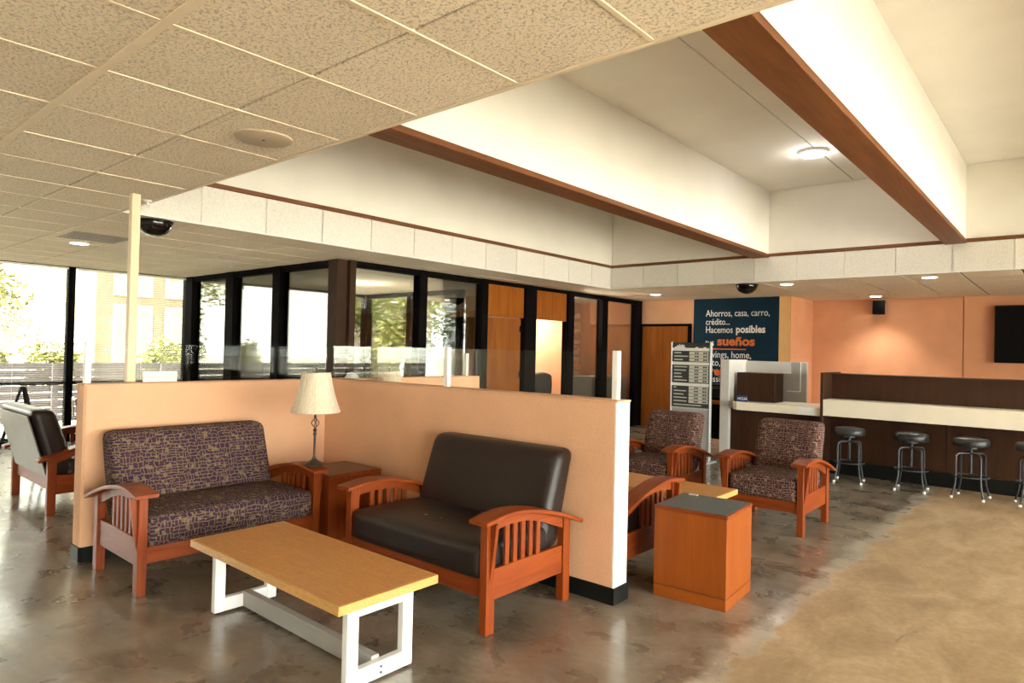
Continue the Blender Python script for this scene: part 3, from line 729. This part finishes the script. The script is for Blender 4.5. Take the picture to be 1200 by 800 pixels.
# ================================================================== SERVICE DESK, RATE BOARD, POSTER
dk = thing('service_desk', 'service desk with pale screen wall and cream ledge beside the rate board', 'desk')
MB().box(-3.93, -3.80, 9.22, 9.9, 0, 1.435, .004).build('side_panel', 'panel_light', dk, smooth=False)
MB().box(-3.80, -2.93, 9.86, 9.92, .3, 1.42, .004).build('screen', 'panel_grey', dk, smooth=False)
MB().box(-3.80, -3.15, 9.845, 9.86, 1.25, 1.42).build('screen_band', 'panel_light', dk, smooth=False)
MB().box(-3.02, -3.01, 9.845, 9.86, 1.0, 1.42).box(-3.2, -3.01, 9.845, 9.86, .995, 1.005).build('screen_trim', 'print_white', dk, smooth=False)
MB().prism([(-3.70, 9.86), (-3.70, 9.12), (-3.60, 9.0), (-2.50, 9.0), (-2.50, 9.86)], 'z', .745, .85, .003).build('ledge', 'worktop', dk, smooth=False)
MB().box(-3.80, -2.50, 9.30, 9.36, 0, .745).build('front_panel', 'walnut_z', dk, smooth=False)
tag(MB().box(-3.74, -3.20, 9.36, 9.70, .85, 1.255, .003).build('wood_cabinet', 'walnut_z', smooth=False), 'small dark wood cabinet standing on the service desk ledge', 'cabinet')
bs = tag(MB().box(-.075, .075, -.008, .008, 0, .085, .001).build('blue_sign', 'sign_blue', loc=(-3.60, 9.20, .85), smooth=False), 'small blue sign with white letters on the service desk', 'sign')
text('NCUA', .05, 'print_white', bs, (-.062, -.010, .025), (PI/2, 0, 0), .0012)
tag(MB().box(-.11, .11, -.002, .002, 0, .085).build('white_oblong', 'cloth_white', loc=(-2.68, 8.996, .755), smooth=False), 'white oblong on the front edge of the service desk', 'oblong')  # flat plain white oblong set against the ledge front

rb = thing('rate_board', 'freestanding grey rate board with rows of figures behind the left armchair', 'board', (-4.16, 8.75, 0))
MB().box(-.285, .285, -.02, .02, .74, 1.665, .002).build('board_panel', 'board_dark', rb, smooth=False)
for a, b in ((-.30, -.283), (.283, .30)): MB().box(a, b, -.03, .03, 0, 1.67, .003).build('side_rail', 'silver', rb, smooth=False)
MB().box(-.285, .285, -.025, .025, .725, .75).build('cross_rail', 'silver', rb, smooth=False)
MB().box(-.285, .285, -.015, .015, .06, .73).build('lower_panel', 'panel_grey', rb, smooth=False)
MB().box(-.33, .33, -.18, .18, 0, .02, .004).build('base_plate', 'silver', rb, smooth=False)
MB().prism([(-.25, 1.585), (-.25, 1.60), (-.22, 1.605), (-.20, 1.63), (-.185, 1.61), (-.17, 1.645), (-.155, 1.615), (-.13, 1.64), (-.12, 1.625), (-.09, 1.63), (-.105, 1.605), (-.08, 1.60), (-.08, 1.585)], 'y', -.023, -.020).build('logo', 'print_white', rb, smooth=False)
for x in (.09, .21): MB().box(x-.02, x+.02, -.023, -.02, 1.58, 1.60).build('column_heading', 'print_white', rb, smooth=False)
for z in (1.545, 1.347, 1.05): MB().box(-.283, .275, -.024, -.02, z, z+.042).build('white_band', 'print_white', rb, smooth=False)
rows = [1.516, 1.468, 1.42] + [1.318, 1.27, 1.222, 1.175, 1.127] + [1.025, .978, .93, .882, .834]
for i, z in enumerate(rows):
    wl = (.11, .21, .13, .2, .185, .11, .125, .2, .035, .19, .15, .2, .2)[i]
    MB().box(-.25, -.25+wl, -.023, -.02, z-.007, z+.009).build('row_name', 'print_cream', rb, smooth=False)
    MB().box(-.02, .265, -.0225, -.02, z-.021, z+.021).build('figure_row', 'print_cream', rb, smooth=False)
    for x in (.09, .215):
        MB().box(x-.028, x-.002, -.0245, -.022, z-.010, z+.010).build('figure', 'board_dark', rb, smooth=False)
        MB().box(x+.004, x+.03, -.0245, -.022, z-.010, z+.010).build('figure', 'board_dark', rb, smooth=False)
MB().box(-.25, .17, -.023, -.02, .775, .79).build('footer_line', 'print_cream', rb, smooth=False)

ps = thing('wall_poster', 'dark blue wall poster with white and orange lettering', 'poster', (0, YW, 0))
MB().box(-5.76, -4.115, -.012, -.001, .9, ZC).build('poster_sheet', 'poster_blue', ps, smooth=False)
R = (PI/2, 0, 0); X0 = -5.51; YT = -.0135
def line(body, z, size, mat, x=X0, bold=0, sx=1): text(body, size, mat, ps, (x, YT, z), R, bold, sx=sx)
line('Ahorros, casa, carro,', 2.235, .18, 'print_white', sx=.80)
line('crédito...', 2.075, .17, 'print_white', sx=.80)
line('Hacemos', 1.92, .18, 'print_white', sx=.80)
line('posibles', 1.925, .19, 'print_white', X0+.60, .006, .90)
line('tus', 1.675, .18, 'print_white', sx=.82)
line('sueños', 1.685, .235, 'print_orange', X0+.24, .008, 1.1)
MB().box(X0, X0+.80, -.0145, -.012, 1.60, 1.62).build('underline', 'print_orange', ps, smooth=False)
line('Savings, home,', 1.445, .185, 'print_white', sx=.83)
line('auto,', 1.29, .185, 'print_white', sx=.83)
line('dreams', 1.11, .235, 'print_orange', X0-.02, .008, .98)
line('possible', 0.98, .18, 'print_white', X0-.0, .0, .85)
# lower edge of the poster sheet continues past the last line
MB().box(-5.76, -4.115, -.012, -.001, .55, .9).build('poster_sheet', 'poster_blue', ps, smooth=False)
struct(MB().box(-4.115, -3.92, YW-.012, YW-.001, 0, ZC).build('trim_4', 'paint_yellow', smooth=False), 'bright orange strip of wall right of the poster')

# ================================================================== THINGS ON WALLS AND CEILING
tv = thing('television', 'large black television on the orange wall at the right edge', 'television', (-.22, YB, 0))
MB().box(-.835, .835, -.10, -.05, 1.475, 2.41, .006).build('bezel', 'plastic_black', tv)
MB().box(-.82, .82, -.102, -.099, 1.49, 2.395).build('screen', 'screen_black', tv, smooth=False)
MB().box(-.2, .2, -.05, 0, 1.75, 2.1).build('wall_mount', 'stool_steel', tv, smooth=False)
sp = thing('wall_speaker', 'small black loudspeaker bracketed high on the orange wall', 'speaker', (-2.73, YB, 2.29))
MB().prism([(-.10, -.22), (.10, -.22), (.075, -.06), (-.075, -.06)], 'z', 0, .25, .008).build('cabinet', 'plastic_black', sp)
MB().box(-.085, .085, -.226, -.219, .015, .235).build('grille', 'screen_black', sp, smooth=False)
MB().tube([(0, -.06, .13), (0, -.02, .13), (0, 0, .13)], .015).box(-.04, .04, -.012, 0, .08, .18).build('bracket', 'stool_steel', sp)
def dome(x, y, r, label):
    t = thing('dome_camera', label, 'camera', (x, y, ZC-.012), 0, 'black dome cameras')
    MB().lathe([(0, .012), (r*1.08, .012), (r*1.08, 0), (r, -.01)], 24).build('mount_ring', 'plastic_black', t)
    MB().lathe([(r*math.cos(PI/2*i/8), -.01-r*.78*math.sin(PI/2*i/8)) for i in range(9)], 24).build('dome', 'dome_black', t)
dome(-6.30, 2.385, .145, 'black dome camera on the ceiling beside the cream post')
dome(-3.85, 9.95, .155, 'black dome camera on the far ceiling above the poster')
cs = thing('ceiling_speaker', 'round beige ceiling speaker cover in the near tiles', 'speaker cover', (-3.25, 1.755, ZC-.006))
MB().lathe([(0, -.006), (.135, -.006), (.145, 0), (.145, .008), (0, .008)], 36).build('cover', 'disc_beige', cs)
MB().lathe([(0, -.009), (.008, -.009), (.008, -.005), (0, -.005)], 8).build('screw', 'stool_steel', cs)
LT = [(-8.5, 2.44, 'downlight above the far left windows'), (-5.92, 10.92, 'downlight above the brown door'), (-3.34, 10.19, 'downlight above the service desk'),
      (-2.70, 12.86, 'downlight over the wall speaker'), (-1.50, 10.15, 'downlight above the bar counter'), (-9.25, 6.90, 'downlight in the glass office ceiling'), (-7.7, 10.5, 'downlight in the second office')]
for x, y, lb in LT:
    t = thing('downlight', 'small recessed ' + lb, 'downlight', (x, y, ZC), 0, 'recessed downlights')
    MB().lathe([(.098, -.004), (.102, 0), (.102, .004), (.085, .004), (.085, -.002), (.098, -.004)], 24).build('ring', 'paint_white', t)
    MB().lathe([(0, -.003), (.086, -.003), (.086, .002), (0, .002)], 24).build('lens', 'downlight', t)
    off = 'office' in lb
    ld = bpy.data.lights.new('downlight_beam', 'POINT' if off else 'SPOT'); ld.energy = (24 if 'second' in lb else 6) if off else (28 if 'speaker' in lb else 16)
    if not off: ld.spot_size = math.radians(110); ld.spot_blend = .8
    ld.shadow_soft_size = .08; ld.color = (1, .93, .8)
    lo = bpy.data.objects.new('downlight_beam', ld); C.objects.link(lo); lo.parent = t; lo.location = (0, 0, -.35 if off else -.02)
fl = thing('ceiling_light', 'round white flush light glowing on the raised ceiling', 'light', (-2.355, 8.02, ZT))
MB().lathe([(0, 0), (.155, 0), (.155, -.03), (.145, -.035)], 36).build('rim', 'paint_white', fl)
MB().lathe([(.146, -.034), (.14, -.045), (.10, -.05), (0, -.052)], 36).build('diffuser', 'led_white', fl)
ld = bpy.data.lights.new('ceiling_light_glow', 'POINT'); ld.energy = 1.5; ld.shadow_soft_size = .12; ld.color = (1, .97, .92)
lo = bpy.data.objects.new('ceiling_light_glow', ld); C.objects.link(lo); lo.parent = fl; lo.location = (0, 0, -.2)
vt = thing('air_vent', 'grey return-air grille in the ceiling near the left windows', 'vent', (-7.86, 2.40, ZC-.004))
MB().box(-.30, .30, -.27, .27, 0, .004).build('backing', 'vent_grey', vt, smooth=False)
for k in range(14): MB().box(-.28, .28, -.25+.036*k, -.235+.036*k, -.006, 0).build('louvre', 'vent_grey', vt, smooth=False)
sk = thing('sprinkler', 'small white sprinkler head on the ceiling by the cream post', 'sprinkler', (-5.42, 2.0, ZC))
MB().lathe([(0, 0), (.03, 0), (.028, -.01), (.01, -.012), (.008, -.035), (0, -.035)], 14).build('body', 'paint_white', sk)
MB().lathe([(0, -.037), (.022, -.037), (.022, -.034), (0, -.034)], 14).build('deflector', 'paint_white', sk)

# ================================================================== OFFICES AND FAR CORNERS
th = thing('thermostat', 'small thermostat on the orange office wall', 'thermostat', (-8.395, 11.55, 1.45))
MB().box(0, .02, -.06, .06, -.05, .05, .003).build('case', 'print_cream', th)
MB().box(.02, .022, -.035, .035, -.015, .025).build('display', 'board_dark', th, smooth=False)
wc = thing('white_cabinet', 'white cabinet with ruled front inside the second office', 'cabinet', (-7.35, 11.3, 0))
MB().box(-.25, .25, -.65, .65, .0, 1.02, .004).build('body', 'cabinet_white', wc, smooth=False)
for z in (.86, .93): MB().box(.25, .256, -.3, .6, z, z+.008).build('drawer_line', 'vent_grey', wc, smooth=False)
def office_chair(loc, rz, label):
    t = thing('office_chair', label, 'chair', loc, rz, 'black office chairs')
    MB().cushion(0, 0, .48, .24, .24, .04, .03, .01).build('seat', 'vinyl', t)
    MB().cushion(0, .23, .82, .23, .04, .26, .035, 0, lambda p: Vector((p.x, p.y + .25*(p.z/.26)**2*.1, p.z*(1-.25*(p.x/.23)**2)))).build('backrest', 'vinyl', t)
    MB().tube([(0, .1, .46), (0, .28, .5), (0, .29, .7)], .018).build('back_bar', 'plastic_black', t)
    MB().lathe([(0, .08), (.03, .08), (.03, .45), (0, .45)], 12).build('column', 'plastic_black', t)
    for k in range(5):
        a = 2*PI*k/5
        MB().tube([(0, 0, .10), (.28*math.cos(a), .28*math.sin(a), .07)], [.022, .014]).build('base_arm', 'plastic_black', t)
        MB().lathe([(0, -.03), (.03, -.018), (.03, .018), (0, .03)], 10, mtx=Matrix.Translation((.28*math.cos(a), .28*math.sin(a), .031)) @ Matrix.Rotation(PI/2, 4, 'X')).build('caster', 'plastic_black', t)
office_chair((-7.55, 9.35, 0), 2.2, 'black office chair in the open office doorway')
office_chair((-7.85, 10.25, 0), 1.2, 'black office chair further inside the second office')
mo = thing('pale_notice', 'pale blue notice taped on the office window', 'notice', (-9.85, 8.43, 1.28))
MB().box(-.13, .25, -.004, .004, 0, .24).build('sheet', 'sign_pale', mo, smooth=False)
MB().box(-.13, .25, -.006, .0, -.35, -.02).build('lower_sheet', 'board_dark', mo, smooth=False)

wt = thing('side_desk', 'wooden desk glimpsed between the rate board and the service desk', 'desk', (-4.55, 10.9, 0))
MB().box(-.5, .5, -.35, .35, .68, .73, .003).build('desk_top', 'oak_door_x', wt, smooth=False)
for x in (-.45, .45):
    for y in (-.3, .3): MB().box(x-.025, x+.025, y-.025, y+.025, 0, .68).build('leg', 'black_frame', wt, smooth=False)
MB().box(-.45, .45, -.30, -.28, .1, .68).build('modesty_panel', 'black_frame', wt, smooth=False)
pr = thing('printer', 'black printer on the wooden desk behind the rate board', 'printer', (-4.6, 10.95, .73))
MB().box(-.24, .24, -.2, .2, 0, .27, .02, 2).build('body', 'plastic_black', pr)
MB().box(-.2, .2, -.26, -.2, .05, .065).build('paper_tray', 'plastic_black', pr)
MB().box(-.15, .15, -.205, -.2, .19, .24).build('control_panel', 'stool_steel', pr)

def sling_chair(loc, rz, label):
    t = thing('visitor_chair', label, 'chair', loc, rz, 'black visitor chairs')
    MB().cushion(0, 0, .45, .24, .23, .035, .025, .01).build('seat', 'vinyl', t)
    MB().cushion(0, .24, .68, .23, .025, .15, .02, 0, lambda p: Vector((p.x, p.y+p.z*.2, p.z))).build('backrest', 'vinyl', t)
    for s in (-1, 1):
        x = s*.265
        MB().tube([(x, .27, .85), (x, .25, .62), (x, .22, .64), (x, -.22, .64), (x, -.25, .60), (x, -.25, .03), (x, -.22, .012), (x, .25, .012)], .011, 8).build('side_frame', 'chrome', t)
        MB().box(x-.022, x+.022, -.2, .18, .65, .675, .006).build('arm_pad', 'plastic_black', t)
    MB().tube([(-.265, -.1, .41), (.265, -.1, .41)], .01, 8).tube([(-.265, .25, .6), (.265, .25, .6)], .01, 8).build('cross_bar', 'chrome', t)
sling_chair((-8.55, 2.82, 0), 1.9, 'black visitor chair peeping out left of the partition end')
sling_chair((-9.6, 3.7, 0), 2.5, 'black visitor chair farther off by the left windows')
ez = thing('display_easel', 'thin black display easel by the left windows', 'easel', (-8.85, 2.02, 0), .9)
for p, q in (((-.28, 0, 0), (-.02, .05, .95)), ((.28, 0, 0), (.02, .05, .95)), ((0, .40, 0), (0, .06, .95))): MB().tube([p, q], .016, 6).build('leg', 'plastic_black', ez)
MB().box(-.25, .25, -.01, .012, .34, .37).build('ledge', 'plastic_black', ez, smooth=False)
MB().lathe([(0, .93), (.03, .93), (.03, .97), (0, .98)], 10, (0, .05, 0)).build('hub', 'plastic_black', ez)

# ================================================================== OUTSIDE
struct(MB().box(-80, -11.7, -60, 80, -.35, -.2).box(XR+.2, 80, -60, 80, -.35, -.2).box(-11.7, XR+.2, YB+.3, 80, -.35, -.2).box(-11.7, -8.5, 8.7, YB+.3, -.35, -.2).build('floor_outside', 'ground_concrete'), 'pale ground outside the windows')
fe = thing('slat_fence', 'grey horizontal board fence outside the left windows', 'fence', (-15.2, 0, -.2))
for k in range(8): MB().box(0, .03, -8, 11.5, .10+.145*k, .225+.145*k).build('board', 'fence_grey', fe, smooth=False)
for y in range(-8, 12, 2): MB().box(.03, .11, y-.05, y+.05, 0, 1.22).build('fence_post', 'fence_grey', fe, smooth=False)
def leaves(n, rx, ry, rz_, sz, seed):
    rnd = random.Random(seed); mb = MB(); cl = [(rnd.uniform(-1, 1), rnd.uniform(-1, 1), rnd.uniform(-.9, 1), rnd.uniform(.3, .5)) for _ in range(14)]
    for i in range(n):
        c = cl[i % 14]
        d = Vector((rnd.gauss(0, 1), rnd.gauss(0, 1), rnd.gauss(0, 1))).normalized() * (rnd.random()**.4) * c[3]
        p = Vector(((c[0]*.62+d.x)*rx, (c[1]*.62+d.y)*ry, (c[2]*.62+d.z)*rz_))
        a = Vector((rnd.gauss(0, 1), rnd.gauss(0, 1), rnd.gauss(0, .6))).normalized(); b = a.cross(Vector((rnd.gauss(0, 1), rnd.gauss(0, 1), 1))).normalized()
        s = sz*rnd.uniform(.6, 1.3); o = len(mb.v)
        mb.v += [p-a*s, p+b*s*.5, p+a*s, p-b*s*.5]; mb.f.append([o, o+1, o+2, o+3])
    return mb
CR = {0: leaves(5200, 2.0, 2.0, 1.7, .085, 1).mesh('foliage', 'leaf_yellow', False), 1: leaves(5200, 1.8, 1.9, 1.9, .085, 2).mesh('foliage', 'leaf_green', False), 2: leaves(2600, .6, .62, .7, .05, 3).mesh('foliage', 'leaf_yellow', False)}
trunk = MB().tube([(0, 0, 0), (.05, .03, 1.2), (0, .1, 2.6), (.1, 0, 3.6)], [.14, .11, .09, .04], 8).mesh('trunk', 'bark')
stub = MB().tube([(0, 0, 0), (.03, .02, .5), (0, 0, .9)], [.05, .04, .02], 6).mesh('stem', 'bark')
def tree(x, y, kind, label, h=3.2, s=1.0):
    t = thing('tree' if kind < 2 else 'shrub', label, 'tree' if kind < 2 else 'shrub', (x, y, -.2), random.uniform(0, 6), 'trees outside' if kind < 2 else 'shrubs over the fence')
    t.scale = (s, s, s)
    if kind < 2: inst('trunk', trunk, t)
    else: inst('stem', stub, t)
    f = inst('foliage', CR[kind], t, (0, 0, h)); f['kind'] = 'stuff'
tree(-18.6, 2.6, 0, 'yellow-green tree outside behind the leftmost window', 2.6)
tree(-19.5, 9.6, 0, 'yellow-green tree outside seen through the middle office pane', 3.4)
tree(-14.8, 12.6, 0, 'bright tree outside behind the office back window', 2.5)
tree(-11.0, 16.6, 1, 'green tree outside right of the office back window', 2.6)
tree(-19.0, 14.5, 1, 'green tree outside left of the office back window', 3.0)
tree(-14.5, 19.5, 1, 'tall green tree farthest outside the office', 3.2, 1.2)
for y, lb in ((1.2, 'first'), (2.9, 'second'), (4.3, 'third'), (6.4, 'fourth')):
    tree(-16.3, y, 2, lb + ' yellow-green shrub from the left behind the board fence', 1.15)
bd = thing('building', 'pale stucco building across the lot seen through the left windows', 'building', (-24, 0, -.2))
MB().box(-4, 0, 7.4, 20, 0, 8.5).build('wall', 'stucco', bd, smooth=False)
MB().box(-4.2, .25, 7.2, 20.2, 8.5, 8.9).build('parapet', 'stucco_trim', bd, smooth=False)
for y in (7.9, 9.5, 11.1, 12.9, 14.8, 16.8):
    for z in (1.0, 3.2, 6.0):
        wn = MB().box(-.02, .06, y, y+1.2, z, z+1.9).build('window', 'stucco_trim', bd, smooth=False)
        for k in (0, 1): MB().box(.05, .08, y+.08+.55*k, y+.55+.55*k, z+.08, z+1.82).build('window_pane', 'vent_grey', wn, smooth=False)
